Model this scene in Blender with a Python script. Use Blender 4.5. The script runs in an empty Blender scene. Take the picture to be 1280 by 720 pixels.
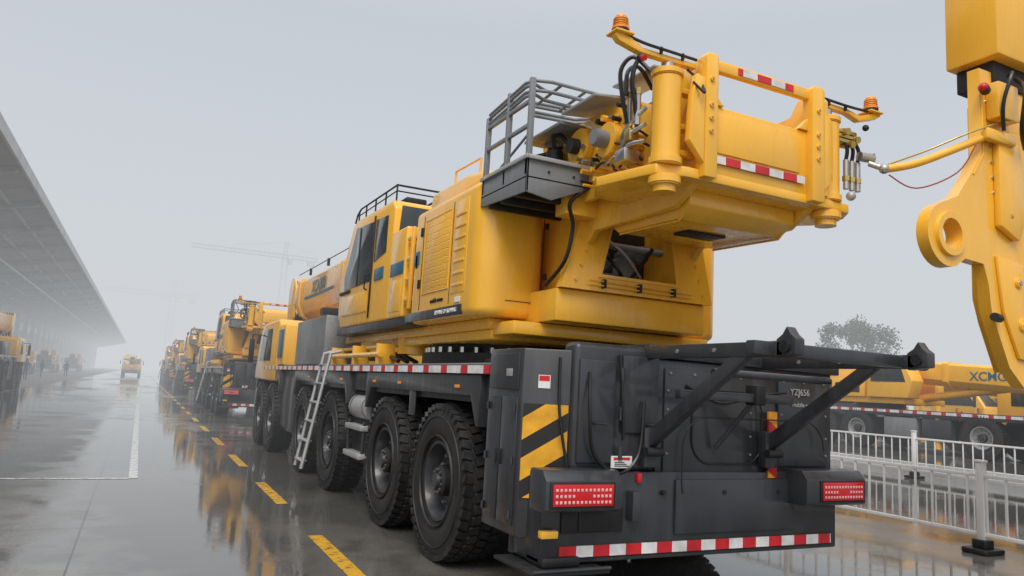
import bpy,bmesh,math,random
from mathutils import Vector,Matrix
random.seed(3)
S=bpy.context.scene
COL=bpy.context.collection
# ------------------------------------------------------------------ materials
def newmat(name):
    m=bpy.data.materials.new(name);m.use_nodes=True
    nt=m.node_tree;b=nt.nodes['Principled BSDF'];return m,nt,b
def N(nt,t,**k):
    n=nt.nodes.new(t)
    for a,v in k.items():
        if a.startswith('i_'): n.inputs[a[2:].replace('_',' ')].default_value=v
        else: setattr(n,a,v)
    return n
def ramp(nt,fac,stops):
    r=N(nt,'ShaderNodeValToRGB');e=r.color_ramp.elements
    while len(e)<len(stops): e.new(.5)
    for x,(p,c) in zip(e,stops):
        x.position=p;x.color=(c[0],c[1],c[2],1) if hasattr(c,'__len__') else (c,c,c,1)
    nt.links.new(fac,r.inputs[0]);return r.outputs[0]
def paint(name,col,rough=.35,metal=0,coat=0,var=.12,scale=3,bump=0,dirt=.25,dirtcol=(.12,.11,.10),spec=.5):
    m,nt,b=newmat(name);L=nt.links
    tc=N(nt,'ShaderNodeTexCoord')
    n1=N(nt,'ShaderNodeTexNoise',i_Scale=scale,i_Detail=2.);L.new(tc.outputs['Object'],n1.inputs['Vector'])
    mp=N(nt,'ShaderNodeMapping');mp.inputs['Scale'].default_value=(9,9,.8);L.new(tc.outputs['Object'],mp.inputs['Vector'])
    n2=N(nt,'ShaderNodeTexNoise',i_Scale=1.3,i_Detail=4.,i_Roughness=.65);L.new(mp.outputs[0],n2.inputs['Vector'])
    hi=tuple(min(1,c*(1+var)) for c in col);lo=tuple(c*(1-var) for c in col)
    c1=ramp(nt,n1.outputs[0],[(.3,lo),(.7,hi)])
    mx=N(nt,'ShaderNodeMix',data_type='RGBA')
    f=ramp(nt,n2.outputs[0],[(.5,0),(.8,dirt)])
    L.new(f,mx.inputs[0]);L.new(c1,mx.inputs[6]);mx.inputs[7].default_value=(*dirtcol,1)
    L.new(mx.outputs[2],b.inputs['Base Color'])
    r=ramp(nt,n2.outputs[0],[(.3,max(.04,rough-.12)),(.75,min(1,rough+.18))]);L.new(r,b.inputs['Roughness'])
    b.inputs['Metallic'].default_value=metal
    b.inputs['Coat Weight'].default_value=coat;b.inputs['Coat Roughness'].default_value=.08
    b.inputs['Specular IOR Level'].default_value=spec
    if bump:
        n3=N(nt,'ShaderNodeTexNoise',i_Scale=70.,i_Detail=2.);L.new(tc.outputs['Object'],n3.inputs['Vector'])
        bp=N(nt,'ShaderNodeBump',i_Strength=bump*4,i_Distance=.01);L.new(n3.outputs[0],bp.inputs['Height']);L.new(bp.outputs[0],b.inputs['Normal'])
    return m
YEL=paint('yellow_paint',(.90,.475,.038),.28,coat=.5,var=.04,dirt=.09,dirtcol=(.34,.20,.05))
BLK=paint('charcoal_paint',(.032,.035,.041),.38,coat=.3,var=.25,dirt=.4,dirtcol=(.075,.075,.077))
DRK=paint('dark_steel',(.013,.014,.015),.55,var=.3,dirt=.5,dirtcol=(.04,.035,.03))
RUB=paint('tyre_rubber',(.016,.016,.017),.55,var=.35,dirt=.7,dirtcol=(.06,.054,.046),bump=.04)
GRY=paint('grey_painted_steel',(.20,.215,.225),.45,var=.12,dirt=.3,dirtcol=(.07,.07,.07))
LGR=paint('light_grey_steel',(.42,.43,.43),.4,metal=.3,var=.12,dirt=.35,dirtcol=(.15,.14,.12))
SIL=paint('zinc_fitting',(.5,.5,.48),.3,metal=.9,var=.1)
BRS=paint('brass_fitting',(.55,.42,.15),.3,metal=.9,var=.1)
WHT=paint('white_paint',(.78,.79,.79),.4,var=.05,dirt=.3,dirtcol=(.3,.28,.25))
LET=paint('faded_lettering',(.35,.35,.34),.5,var=.2,dirt=.3)
RED=paint('red_lens',(.60,.012,.02),.2,var=.1,dirt=0)
ROP=paint('red_hose',(.30,.05,.03),.4,var=.1,dirt=.2)
BLU=paint('blue_decal',(.03,.13,.22),.35,var=.1,dirt=.1)
HOS=paint('hose_rubber',(.01,.01,.01),.35,var=.2,dirt=.1)
GLS=paint('tinted_glass',(.02,.028,.032),.08,var=.2,dirt=.2,spec=.8)
ORG=paint('amber_beacon',(.85,.28,.01),.12,var=.1,dirt=0,coat=.6)
LED=paint('lamp_cells',(.75,.45,.45),.15,var=.1,dirt=0)
def stripe(name,ca,cb,vec,freq,duty=.5,rough=.4):
    m,nt,b=newmat(name);L=nt.links
    tc=N(nt,'ShaderNodeTexCoord')
    d=N(nt,'ShaderNodeVectorMath',operation='DOT_PRODUCT');d.inputs[1].default_value=vec;L.new(tc.outputs['Object'],d.inputs[0])
    mu=N(nt,'ShaderNodeMath',operation='MULTIPLY');mu.inputs[1].default_value=freq;L.new(d.outputs['Value'],mu.inputs[0])
    fr=N(nt,'ShaderNodeMath',operation='FRACT');L.new(mu.outputs[0],fr.inputs[0])
    g=N(nt,'ShaderNodeMath',operation='GREATER_THAN');g.inputs[1].default_value=duty;L.new(fr.outputs[0],g.inputs[0])
    mx=N(nt,'ShaderNodeMix',data_type='RGBA');L.new(g.outputs[0],mx.inputs[0]);mx.inputs[6].default_value=(*ca,1);mx.inputs[7].default_value=(*cb,1)
    n=N(nt,'ShaderNodeTexNoise',i_Scale=6.,i_Detail=4.);L.new(tc.outputs['Object'],n.inputs['Vector'])
    m2=N(nt,'ShaderNodeMix',data_type='RGBA',blend_type='MULTIPLY');m2.inputs[0].default_value=1
    L.new(mx.outputs[2],m2.inputs[6]);L.new(ramp(nt,n.outputs[0],[(.3,.65),(.6,1)]),m2.inputs[7])
    L.new(m2.outputs[2],b.inputs['Base Color']);b.inputs['Roughness'].default_value=rough;return m
RW=(.62,.02,.03);WW=(.78,.78,.78)
STX=stripe('red_white_tape_x',WW,RW,(1,0,0),3.4)
STY=stripe('red_white_tape_y',WW,RW,(0,1,0),2.0,.68)
HZY=stripe('yellow_black_chevron',(.85,.42,.02),(.015,.015,.015),(-.75,0,1),3.3,.55)
HZR=stripe('red_yellow_chevron',(.85,.35,.02),(.55,.02,.02),(.7,0,1),3.5)
def yellow_grille():
    m=paint('yellow_pattern_panel',(.87,.455,.04),.36,coat=.2,var=.05,dirt=.09,dirtcol=(.34,.20,.05))
    nt=m.node_tree;L=nt.links;b=nt.nodes['Principled BSDF']
    tc=N(nt,'ShaderNodeTexCoord');v=N(nt,'ShaderNodeTexVoronoi',feature='DISTANCE_TO_EDGE',i_Scale=13.);v.inputs['Randomness'].default_value=.2
    L.new(tc.outputs['Object'],v.inputs['Vector'])
    h=ramp(nt,v.outputs['Distance'],[(.02,0),(.10,1)])
    bp=N(nt,'ShaderNodeBump',i_Strength=.5,i_Distance=.010);L.new(h,bp.inputs['Height']);L.new(bp.outputs[0],b.inputs['Normal']);return m
YGR=yellow_grille()
def diamond():
    m=paint('chequer_plate',(.30,.31,.32),.35,metal=.6)
    nt=m.node_tree;L=nt.links;b=nt.nodes['Principled BSDF']
    tc=N(nt,'ShaderNodeTexCoord');mp=N(nt,'ShaderNodeMapping');mp.inputs['Rotation'].default_value=(math.radians(45),0,math.radians(45));L.new(tc.outputs['Object'],mp.inputs[0])
    c=N(nt,'ShaderNodeTexChecker',i_Scale=18.);L.new(mp.outputs[0],c.inputs[0])
    bp=N(nt,'ShaderNodeBump',i_Strength=1.,i_Distance=.02);L.new(c.outputs['Fac'],bp.inputs['Height']);L.new(bp.outputs[0],b.inputs['Normal']);return m
DIA=diamond()
# ------------------------------------------------------------------ mesh kit
class Part:
    def __init__(s,name,O=(0,0,0)): s.name=name;s.O=Vector(O);s.bm=bmesh.new();s.mats=[]
    def mi(s,m):
        if m not in s.mats:s.mats.append(m)
        return s.mats.index(m)
    def merge(s,b,mat,bev=0,seg=2):
        bmesh.ops.recalc_face_normals(b,faces=b.faces[:])
        if bev:
            ed=[e for e in b.edges if len(e.link_faces)==2 and e.calc_face_angle(0)>.5]
            bmesh.ops.bevel(b,geom=ed,offset=bev,segments=seg,affect='EDGES',clamp_overlap=True,profile=.5)
        i=s.mi(mat)
        for f in b.faces:f.material_index=i
        me=bpy.data.meshes.new('t');b.to_mesh(me);b.free();s.bm.from_mesh(me);bpy.data.meshes.remove(me)
    def box(s,x0,x1,y0,y1,z0,z1,mat,bev=.012,seg=2,rot=None):
        b=bmesh.new();bmesh.ops.create_cube(b,size=1)
        for v in b.verts: v.co=Vector(((v.co.x)*(x1-x0),(v.co.y)*(y1-y0),(v.co.z)*(z1-z0)))
        M=Matrix.Translation(((x0+x1)/2,(y0+y1)/2,(z0+z1)/2))
        if rot: M=M@Matrix.Rotation(rot[1],4,rot[0])
        bmesh.ops.transform(b,matrix=M,verts=b.verts)
        mn=min(abs(x1-x0),abs(y1-y0),abs(z1-z0))
        s.merge(b,mat,min(bev,mn*.4) if bev<.1 else bev,seg)
    def prism(s,pts,ax,a0,a1,mat,bev=.01,holes=None,seg=2):
        def P(p,a):
            return {'X':(a,p[0],p[1]),'Y':(p[0],a,p[1]),'Z':(p[0],p[1],a)}[ax]
        b=bmesh.new()
        if holes:
            for loop in [pts]+holes:
                vs=[b.verts.new(P(p,a0)) for p in loop]
                for i in range(len(vs)): b.edges.new((vs[i],vs[(i+1)%len(vs)]))
            bmesh.ops.triangle_fill(b,edges=b.edges[:],use_beauty=True)
            bmesh.ops.dissolve_limit(b,angle_limit=.01,verts=b.verts,edges=b.edges)
        else: b.faces.new([b.verts.new(P(p,a0)) for p in pts])
        r=bmesh.ops.extrude_face_region(b,geom=b.faces[:])
        vs=[g for g in r['geom'] if isinstance(g,bmesh.types.BMVert)]
        d={'X':(a1-a0,0,0),'Y':(0,a1-a0,0),'Z':(0,0,a1-a0)}[ax]
        bmesh.ops.translate(b,vec=d,verts=vs)
        s.merge(b,mat,0 if holes else bev,seg)
    def cyl(s,p0,p1,r,mat,seg=24,r2=None,bev=0):
        p0=Vector(p0);p1=Vector(p1);d=p1-p0
        b=bmesh.new();bmesh.ops.create_cone(b,cap_ends=True,segments=seg,radius1=r,radius2=r if r2 is None else r2,depth=d.length)
        M=Matrix.Translation((p0+p1)/2)@d.to_track_quat('Z','Y').to_matrix().to_4x4()
        if bev:
            ed=[e for e in b.edges if e.calc_face_angle(0)>1]
            bmesh.ops.bevel(b,geom=ed,offset=bev,segments=2,affect='EDGES')
        bmesh.ops.transform(b,matrix=M,verts=b.verts);s.merge(b,mat)
    def sph(s,c,r,mat,sc=(1,1,1)):
        b=bmesh.new();bmesh.ops.create_uvsphere(b,u_segments=16,v_segments=10,radius=r)
        for v in b.verts:v.co=Vector((v.co.x*sc[0]+c[0],v.co.y*sc[1]+c[1],v.co.z*sc[2]+c[2]))
        s.merge(b,mat)
    def tube(s,pts,r,mat,seg=8,sm=False,closed=False):
        P=[Vector(p) for p in pts]
        if sm:
            Q=[];n=len(P)
            for i in range(n-1):
                a=P[max(i-1,0)];b0=P[i];c=P[i+1];d=P[min(i+2,n-1)]
                for k in range(6):
                    t=k/6;Q.append(.5*((2*b0)+(c-a)*t+(2*a-5*b0+4*c-d)*t*t+(3*b0-a-3*c+d)*t**3))
            Q.append(P[-1]);P=Q
        b=bmesh.new();rings=[];n=len(P);up=None
        for i,p in enumerate(P):
            t=((P[i+1]-p).normalized() if i<n-1 else Vector()) + ((p-P[i-1]).normalized() if i>0 else Vector())
            t.normalize()
            if up is None: up=t.orthogonal().normalized()
            up=(up-t*up.dot(t));up.normalize();w=t.cross(up)
            rings.append([b.verts.new(p+up*math.cos(a)*r+w*math.sin(a)*r) for a in [2*math.pi*k/seg for k in range(seg)]])
        for i in range(n-1):
            for k in range(seg): b.faces.new((rings[i][k],rings[i][(k+1)%seg],rings[i+1][(k+1)%seg],rings[i+1][k]))
        b.faces.new(rings[0][::-1]);b.faces.new(rings[-1]);s.merge(b,mat)
    def lathe(s,prof,mat,axis='X',c=(0,0,0),seg=48):
        b=bmesh.new();rs=[]
        for (a,r) in prof:
            ring=[]
            for k in range(seg):
                t=2*math.pi*k/seg;u,v=r*math.cos(t),r*math.sin(t)
                q={'X':(a,u,v),'Z':(u,v,a),'Y':(u,a,v)}[axis];ring.append(b.verts.new(Vector(q)+Vector(c)))
            rs.append(ring)
        for i in range(len(rs)-1):
            for k in range(seg): b.faces.new((rs[i][k],rs[i][(k+1)%seg],rs[i+1][(k+1)%seg],rs[i+1][k]))
        s.merge(b,mat)
    def done(s,parent=None,ang=35):
        bmesh.ops.translate(s.bm,vec=-s.O,verts=s.bm.verts)
        me=bpy.data.meshes.new(s.name);s.bm.to_mesh(me);s.bm.free()
        for m in s.mats:me.materials.append(m)
        me.polygons.foreach_set('use_smooth',[True]*len(me.polygons));me.set_sharp_from_angle(angle=math.radians(ang))
        o=bpy.data.objects.new(s.name,me);COL.objects.link(o)
        if parent:o.parent=parent
        return o
def empty(name,loc,rz=0):
    e=bpy.data.objects.new(name,None);e.location=loc;e.rotation_euler=(0,0,rz);COL.objects.link(e);return e
def copytree(src,loc,rz=0,name=None,scale=1):
    e=empty(name or src.name,loc,rz);e.scale=(scale,)*3
    for c in src.children:
        o=c.copy();COL.objects.link(o);o.parent=e
    return e
def circ(cx,cy,r,n=24,a0=0,a1=360):
    return [(cx+r*math.cos(math.radians(a0+(a1-a0)*i/(n if a1-a0==360 else n-1))),cy+r*math.sin(math.radians(a0+(a1-a0)*i/(n if a1-a0==360 else n-1)))) for i in range(n)]
def rrect(x0,x1,y0,y1,r,n=6):
    p=[]
    for cx,cy,a in((x1-r,y1-r,0),(x0+r,y1-r,90),(x0+r,y0+r,180),(x1-r,y0+r,270)):
        p+=circ(cx,cy,r,n,a,a+90)
    return p
def rr3(x0,x1,z0,z1,y,r):
    p=rrect(x0,x1,z0,z1,r,6);p.append(p[0]);return [(a,y,b) for a,b in p]
# ------------------------------------------------------------------ wheel
def wheel_mesh(R=.735,W=.43,rr=.36,name='wheel',RIM=None):
    RIM=RIM or BLK
    p=Part(name);h=W/2
    prof=[(-h*.55,rr),(-h*.8,rr+.02),(-h*.97,rr+.10),(-h,rr+.20*R/.735),(-h*.96,R-.10),(-h*.88,R-.035),(-h*.6,R-.022),(0,R-.018),(h*.6,R-.022),(h*.88,R-.035),(h*.96,R-.10),(h,rr+.20*R/.735),(h*.97,rr+.10),(h*.8,rr+.02),(h*.55,rr)]
    p.lathe(prof,RUB,seg=56)
    for sx in(-1,1):
        for rad in(rr+.06,R-.13): p.lathe([(sx*h*.93,rad-.012),(sx*(h*.99+.006),rad-.006),(sx*(h*.99+.006),rad+.006),(sx*h*.93,rad+.012)],RUB,seg=48)
    nb=44
    for k in range(nb):
        for j,x in enumerate((-.78,-.27,.27,.78)):
            a=2*math.pi*(k+(.5 if j%2 else 0))/nb
            b=bmesh.new();bmesh.ops.create_cube(b,size=1)
            for v in b.verts:
                v.co=Vector((v.co.x*(h*.42),v.co.y*2*math.pi*R/nb*.68,v.co.z*.05))
            M=Matrix.Rotation(a,4,'X')@Matrix.Translation((x*h,0,R-.022-(.012 if abs(x)>.5 else 0)))@Matrix.Rotation(.25 if j%2 else -.25,4,'Z')
            bmesh.ops.transform(b,matrix=M,verts=b.verts);p.merge(b,RUB)
    p.lathe([(-h*.60,rr+.012),(-h*.86,rr+.014),(-h*.86,rr-.015),(-h*.5,rr-.04),(-h*.2,rr-.05),(-h*.1,rr*.62),(-h*.25,rr*.55),(-h*.25,.001)],RIM,seg=40)
    p.lathe([(h*.60,rr+.012),(h*.8,rr+.01),(h*.5,rr-.04),(0,rr-.05),(0,.001)],BLK,seg=32)
    p.lathe([(-h*.25,rr*.42),(-h*.75,rr*.40),(-h*.85,rr*.33),(-h*.85,.001)],DRK,seg=28)
    p.lathe([(-h*.85,rr*.2),(-h*1.0,rr*.18),(-h*1.0,.001)],BLK,seg=16)
    for k in range(12):
        a=2*math.pi*k/12;p.cyl((-h*.1,rr*.7*math.cos(a),rr*.7*math.sin(a)),(-h*.32,rr*.7*math.cos(a),rr*.7*math.sin(a)),.017,GRY,6)
        a+=.2;p.cyl((-h*.8,rr*.3*math.cos(a),rr*.3*math.sin(a)),(-h*.9,rr*.3*math.cos(a),rr*.3*math.sin(a)),.012,SIL,6)
    o=p.done();me=o.data;bpy.data.objects.remove(o);return me
WM=wheel_mesh()
def add_wheels(parent,O,ys,xl,xr,R,me):
    for i,y in enumerate(ys):
        for j,(x,rz) in enumerate(((xl,0),(xr,math.pi))):
            o=bpy.data.objects.new('wheel_%d'%(2*i+j+1),me);COL.objects.link(o);o.parent=parent
            o.location=(x-O[0],y-O[1],R-O[2]);o.rotation_euler=(0.3*i,0,rz)
def text(body,parent,O,loc,size,mat,face='-X',name='lettering',ext=.003):
    cu=bpy.data.curves.new(name,'FONT');cu.body=body;cu.size=size;cu.extrude=ext;cu.align_x='CENTER';cu.align_y='CENTER';cu.offset=size*.012
    t=bpy.data.objects.new(name,cu);COL.objects.link(t);dg=bpy.context.evaluated_depsgraph_get()
    me=bpy.data.meshes.new_from_object(t.evaluated_get(dg));bpy.data.objects.remove(t)
    me.materials.clear();me.materials.append(mat)
    o=bpy.data.objects.new(name,me);COL.objects.link(o);o.parent=parent
    o.location=Vector(loc)-Vector(O)
    M={'-X':Matrix(((0,0,-1),(-1,0,0),(0,1,0))),'-Y':Matrix(((1,0,0),(0,0,-1),(0,1,0))),'+X':Matrix(((0,0,1),(1,0,0),(0,1,0)))}[face]
    o.rotation_euler=M.to_euler();return o
# ------------------------------------------------------------------ main crane
CX=4.18;O=Vector((CX,4.77,0))
def build_crane():
    E=empty('mobile_crane',O)
    xl,xr=2.62,5.74
    # --- carrier
    p=Part('carrier_chassis',O)
    p.box(3.35,5.0,5.1,19.3,.62,1.45,DRK)
    p.box(2.70,5.66,5.66,17.0,1.50,1.745,BLK)
    p.box(xl,xr,5.66,16.6,1.748,1.83,BLK,.01)
    p.box(2.66,5.70,5.70,16.5,1.832,1.85,GRY,.004)
    for sx in(0,1):
        X=lambda a:(a if sx==0 else 2*CX-a)
        def bx(a,b,*r,**k): a,b=X(a),X(b);p.box(min(a,b),max(a,b),*r,**k)
        bx(xl-.004,xl+.01,5.66,18.3,1.756,1.826,STY,bev=0)
        for y0,y1 in((5.85,9.42),(10.35,12.25),(12.5,14.4),(16.0,19.35)):
            pts=[(y0,1.30),(y0,1.745),(y1,1.745),(y1,1.30),(y1-.05,1.30),(y1-.20,1.56),(y0+.20,1.56),(y0+.05,1.30)]
            a,b=X(xl+.01),X(xl+.5);p.prism(pts,'X',min(a,b),max(a,b),BLK,.008)
        bx(xl+.02,xl+.045,7.55,7.72,1.30,1.6,BLK)
        for y in(6.3,8.0,9.0,10.7,13.0): bx(xl-.006,xl+.012,y,y+.09,1.62,1.65,ORG,bev=.003)
        bx(2.75,3.3,9.45,10.35,.55,1.48,DRK)
        bx(2.72,3.3,14.45,15.95,.55,1.70,BLK,bev=.02)
        bx(2.69,2.74,14.5,15.15,.62,1.62,BLK);bx(2.69,2.74,15.2,15.9,.62,1.62,BLK)
        p.cyl((X(2.82),9.5,1.28),(X(2.82),10.32,1.28),.17,LGR,24,bev=.02)
        for y in(9.62,10.2): p.lathe([(y-.02,.176),(y+.02,.176)],SIL,'Y',(X(2.82),0,1.28),24)
        for z in(.62,.98): bx(2.62,2.9,9.5,10.3,z,z+.07,LGR)
        for y in(9.52,10.26): bx(2.66,2.7,y,y+.03,.6,1.1,BLK)
    for y in(6.75,8.5,11.3,13.4,16.9,18.55):
        p.cyl((2.9,y,.735),(5.46,y,.735),.11,DRK,12);p.sph((CX,y,.735),.3,DRK)
        for x in(3.25,5.1): p.cyl((x,y+.28,.7),(x,y+.28,1.5),.07,DRK,12)
    p.box(2.64,3.25,12.15,14.6,1.852,2.66,DIA,.01)
    p.box(5.1,5.7,11.5,14.0,1.852,2.5,BLK,.02)
    for i in range(14): p.box(3.0+i*.16,3.1+i*.16,5.75,5.95,1.852,1.95+.03*(i%3),DRK)
    p.box(3.0,5.4,5.95,6.6,1.852,1.92,DRK)
    for x in(2.9,3.02,3.14): p.tube([(x,9.0,1.9),(x,9.8,2.02),(x+.05,10.6,1.95),(x,11.9,2.0)],.03,HOS,6,sm=True)
    p.tube([(2.72,9.2,1.98),(2.72,12.0,1.98)],.035,YEL);p.tube([(2.9,9.6,2.1),(2.9,12.0,2.1)],.03,YEL)
    for y in(9.3,10.5,11.8): p.box(2.70,2.95,y,y+.05,1.85,2.12,YEL,.005)
    p.box(3.5,4.85,16.0,16.3,1.85,3.0,YEL);p.box(3.4,4.95,15.95,16.35,2.98,3.14,DRK)
    p.done(E)
    # --- rear body
    p=Part('rear_body',O)
    p.prism([(2.625,5.05),(2.625,5.655),(3.4,5.655),(3.4,4.9),(2.95,4.86)],'Z',.55,1.96,BLK,.012)
    p.prism([(2*CX-2.625,5.05),(2*CX-2.625,5.655),(4.9,5.655),(4.9,4.9),(5.4,4.86)],'Z',.55,1.93,BLK,.012)
    p.box(2.612,2.63,5.10,5.36,.62,1.58,BLK,.006);p.box(2.612,2.63,5.39,5.62,.62,1.58,BLK,.006)
    p.box(2.612,2.63,5.10,5.62,1.64,1.92,BLK,.006)
    for y in(5.34,5.41): p.box(2.60,2.615,y-.012,y+.012,1.05,1.17,DRK,.003)
    for y in(5.12,5.6):
        for z in(.7,1.1,1.5): p.cyl((2.6,y,z-.03),(2.6,y,z+.03),.012,BLK,8)
    p.box(2.606,2.62,5.2,5.3,1.74,1.80,LGR,.002)
    p.box(2.94,3.74,4.80,5.0,1.06,2.03,BLK,.05,4)
    p.box(2.97,3.30,4.775,4.81,1.12,1.90,BLK,.015);p.box(3.36,3.71,4.775,4.81,1.35,1.95,BLK,.015)
    p.box(3.74,5.74,4.84,5.2,.70,1.95,BLK,.02)
    p.box(3.8,4.75,4.815,4.845,.95,1.88,BLK,.012)
    p.box(5.05,5.66,4.815,4.845,1.1,1.88,BLK,.012)
    p.box(2.70,5.74,4.79,5.3,.40,1.06,BLK,.02)
    p.box(3.9,5.2,4.765,4.792,.58,1.0,BLK,.008)
    p.box(2.86,3.4,4.765,4.792,.62,.80,DRK,.008)
    p.box(3.0,3.28,4.755,4.77,.63,.78,DRK,.004)
    p.box(3.44,3.52,4.70,4.80,.7,.92,BLK,.01)
    p.tube(rr3(4.08,4.85,1.12,1.72,4.806,.2),.008,DRK,6)
    p.tube(rr3(3.95,5.55,.72,1.5,4.762,.25)[:14],.006,DRK,6)
    p.box(2.86,5.66,4.78,4.788,.445,.525,STX,0)
    p.box(2.84,5.68,4.789,4.80,.43,.54,DRK,.002)
    p.prism([(3.62,1.96),(5.8,1.93),(5.8,2.03),(3.62,2.06)],'Y',4.8,5.5,BLK,.01)
    ax,ay,bx_,by=2.64,5.041,2.935,4.869;nx,ny=-.5048,-.863
    q=lambda x,y,k:(x+nx*k,y+ny*k)
    p.prism([q(ax,ay,.006),q(bx_,by,.006),q(bx_,by,.012),q(ax,ay,.012)],'Z',.84,1.54,HZY,0)
    p.box(4.90,5.00,4.78,4.80,1.01,1.57,HZR,0)
    for a,b in((2.60,3.24),(5.12,5.84)):
        p.prism([(4.56,.82),(4.56,1.02),(4.62,1.09),(4.80,1.09),(4.80,.80),(4.60,.80)],'X',a,b,BLK,.008)
        la=a+.05 if a<4 else b-.55;lb=la+.5
        p.box(la-.02,lb+.02,4.548,4.565,.835,1.015,DRK,.004)
        p.box(la,lb,4.538,4.55,.85,1.0,RED,.004)
        for i in range(14):
            for j in range(3):
                if 5<=i<=8 and j==1: continue
                p.box(la+.018+i*.034,la+.036+i*.034,4.533,4.54,.868+j*.042,.888+j*.042,LED,.002)
    p.box(3.52,3.56,4.76,4.79,.98,1.05,RED,.004)
    p.box(3.27,3.46,4.762,4.77,1.09,1.18,WHT,0);p.box(3.29,3.44,4.759,4.763,1.15,1.17,RED,0)
    for i in range(3): p.box(3.30,3.43-.02*i,4.759,4.763,1.102+.014*i,1.108+.014*i,DRK,0)
    for z,c in((1.66,WHT),):
        p.prism([q(2.73,4.989,.004),q(2.81,4.943,.004),q(2.81,4.943,.007),q(2.73,4.989,.007)],'Z',z,z+.10,c,0)
        p.prism([q(2.735,4.986,.0075),q(2.805,4.946,.0075),q(2.805,4.946,.009),q(2.735,4.986,.009)],'Z',z+.055,z+.095,RED,0)
    p.tube([(3.05,4.77,1.8),(3.02,4.70,1.5),(3.08,4.72,1.2),(3.3,4.72,1.05),(3.5,4.73,1.2),(3.55,4.75,1.6)],.014,HOS,6,sm=True)
    p.tube([(3.33,4.78,1.95),(3.34,4.74,1.6),(3.36,4.75,1.3)],.012,HOS,6,sm=True)
    p.tube([(2.85,4.88,1.9),(2.84,4.84,1.5),(2.9,4.8,1.1)],.012,HOS,6,sm=True)
    p.tube([(4.0,4.8,1.75),(4.3,4.72,1.62),(4.7,4.72,1.7),(5.1,4.78,1.74)],.012,HOS,6,sm=True)
    for z in(1.2,1.5,1.8): p.cyl((3.345,4.76,z-.05),(3.345,4.76,z+.05),.018,BLK,10)
    for x in(3.78,4.4,5.0,5.6): p.cyl((x,4.815,.9),(x,4.755,.9),.02,DRK,8)
    for x in(3.85,4.1,4.35,4.6,5.1,5.35,5.6):
        for z in(1.84,1.0): p.cyl((x,4.82,z),(x,4.805,z),.012,GRY,8)
    for z in(1.2,1.35,1.55,1.7):
        for x in(3.83,4.72,5.08,5.63): p.cyl((x,4.82,z),(x,4.807,z),.010,GRY,8)
    for x in(3.1,3.6): p.tube([(x,4.77,1.42),(x,4.73,1.42),(x+.1,4.73,1.42),(x+.1,4.77,1.42)],.01,BLK,6)
    p.box(2.56,3.2,4.62,5.25,.36,.385,DRK,.006);p.box(2.70,3.02,4.74,5.0,.387,.46,DRK,.02);p.cyl((2.8,4.86,.46),(2.8,4.86,.56),.07,DRK,16)
    p.tube([(2.56,4.62,.40),(3.2,4.62,.40)],.014,BLK);p.box(2.66,2.80,4.70,4.76,.60,.655,YEL,.01)
    p.cyl((2.75,5.25,.40),(2.75,5.25,.9),.06,BLK,14)
    for x in(3.62,4.88):
        p.box(x-.04,x+.04,3.38,4.82,1.94,2.04,BLK,.01)
        p.prism([(4.83,1.18),(4.83,1.32),(3.84,1.95),(3.68,1.95)],'X',x-.035,x+.035,BLK,.006)
        p.box(x-.07,x+.07,4.72,4.82,1.1,1.4,BLK,.01)
        p.cyl((x-.08,4.70,1.22),(x+.08,4.70,1.22),.035,DRK,12)
        p.prism([(3.28,1.95),(3.44,1.93),(3.44,2.05),(3.39,2.08),(3.355,2.13),(3.32,2.08),(3.28,2.05)],'X',x-.04,x+.04,BLK,.008)
        p.cyl((x-.06,3.36,2.0),(x+.06,3.36,2.0),.04,DRK,14)
        for y in(3.6,4.0,4.4): p.cyl((x-.05,y,1.99),(x+.05,y,1.99),.016,GRY,8)
    p.box(3.42,5.08,3.46,3.54,1.945,2.035,BLK,.01)
    p.cyl((5.06,3.50,1.99),(5.12,3.50,1.99),.05,BLK,14)
    p.box(3.66,4.84,4.45,4.52,1.64,1.71,BLK,.008);p.cyl((3.66,4.1,1.84),(4.84,4.1,1.84),.028,BLK,12)
    p.tube([(4.3,4.78,1.25),(4.45,4.5,1.66)],.02,BLK);p.box(4.4,4.5,4.42,4.55,1.62,1.78,DRK)
    p.done(E)
    text('YZJ656',E,O,(5.3,4.806,1.75),.08,LET,'-Y');text('mobile crane',E,O,(5.35,4.806,1.64),.055,LET,'-Y')
    # --- ladder
    p=Part('access_ladder',O)
    for y in(11.0,11.45): p.tube([(2.22,y,.33),(2.50,y,2.0),(2.66,y,2.05)],.028,LGR)
    for k in range(6):
        t=(k+.4)/6;p.box(2.22+.28*t-.04,2.22+.28*t+.05,11.0,11.45,.33+1.67*t-.012,.33+1.67*t+.012,LGR,.004)
    p.done(E)
    add_wheels(E,O,(6.75,8.5,11.3,13.4,16.9,18.55),2.835,2*CX-2.835,.735,WM)
    # --- driver cab
    p=Part('driver_cab',O)
    p.prism([(16.65,1.5),(16.65,2.78),(16.8,2.86),(18.9,2.86),(19.25,2.7),(19.75,1.75),(19.75,1.5)],'X',xl,xr,YEL,.06,seg=3)
    p.box(2.68,5.68,19.3,19.85,.55,1.5,BLK,.05,3)
    p.box(2.63,5.73,15.9,16.62,1.852,2.7,YEL,.03)
    p.box(2.612,2.63,16.0,16.55,2.0,2.6,BLU,.002)
    for x in(xl-.006,xr-.006):
        p.prism([(17.5,1.95),(17.5,2.68),(18.8,2.68),(19.3,1.95)],'X',x,x+.012,GLS,.002)
    p.prism([(2.8,1.95),(5.56,1.95),(5.5,2.62),(2.86,2.62)],'Y',19.42,19.5,GLS,.01)
    for sx in(-1,1):
        x=CX+sx*1.75;p.box(x-.06,x+.06,19.3,19.42,1.9,2.5,DRK,.03);p.tube([(CX+sx*1.5,19.3,2.6),(x,19.36,2.6),(x,19.36,2.4)],.02,DRK)
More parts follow.
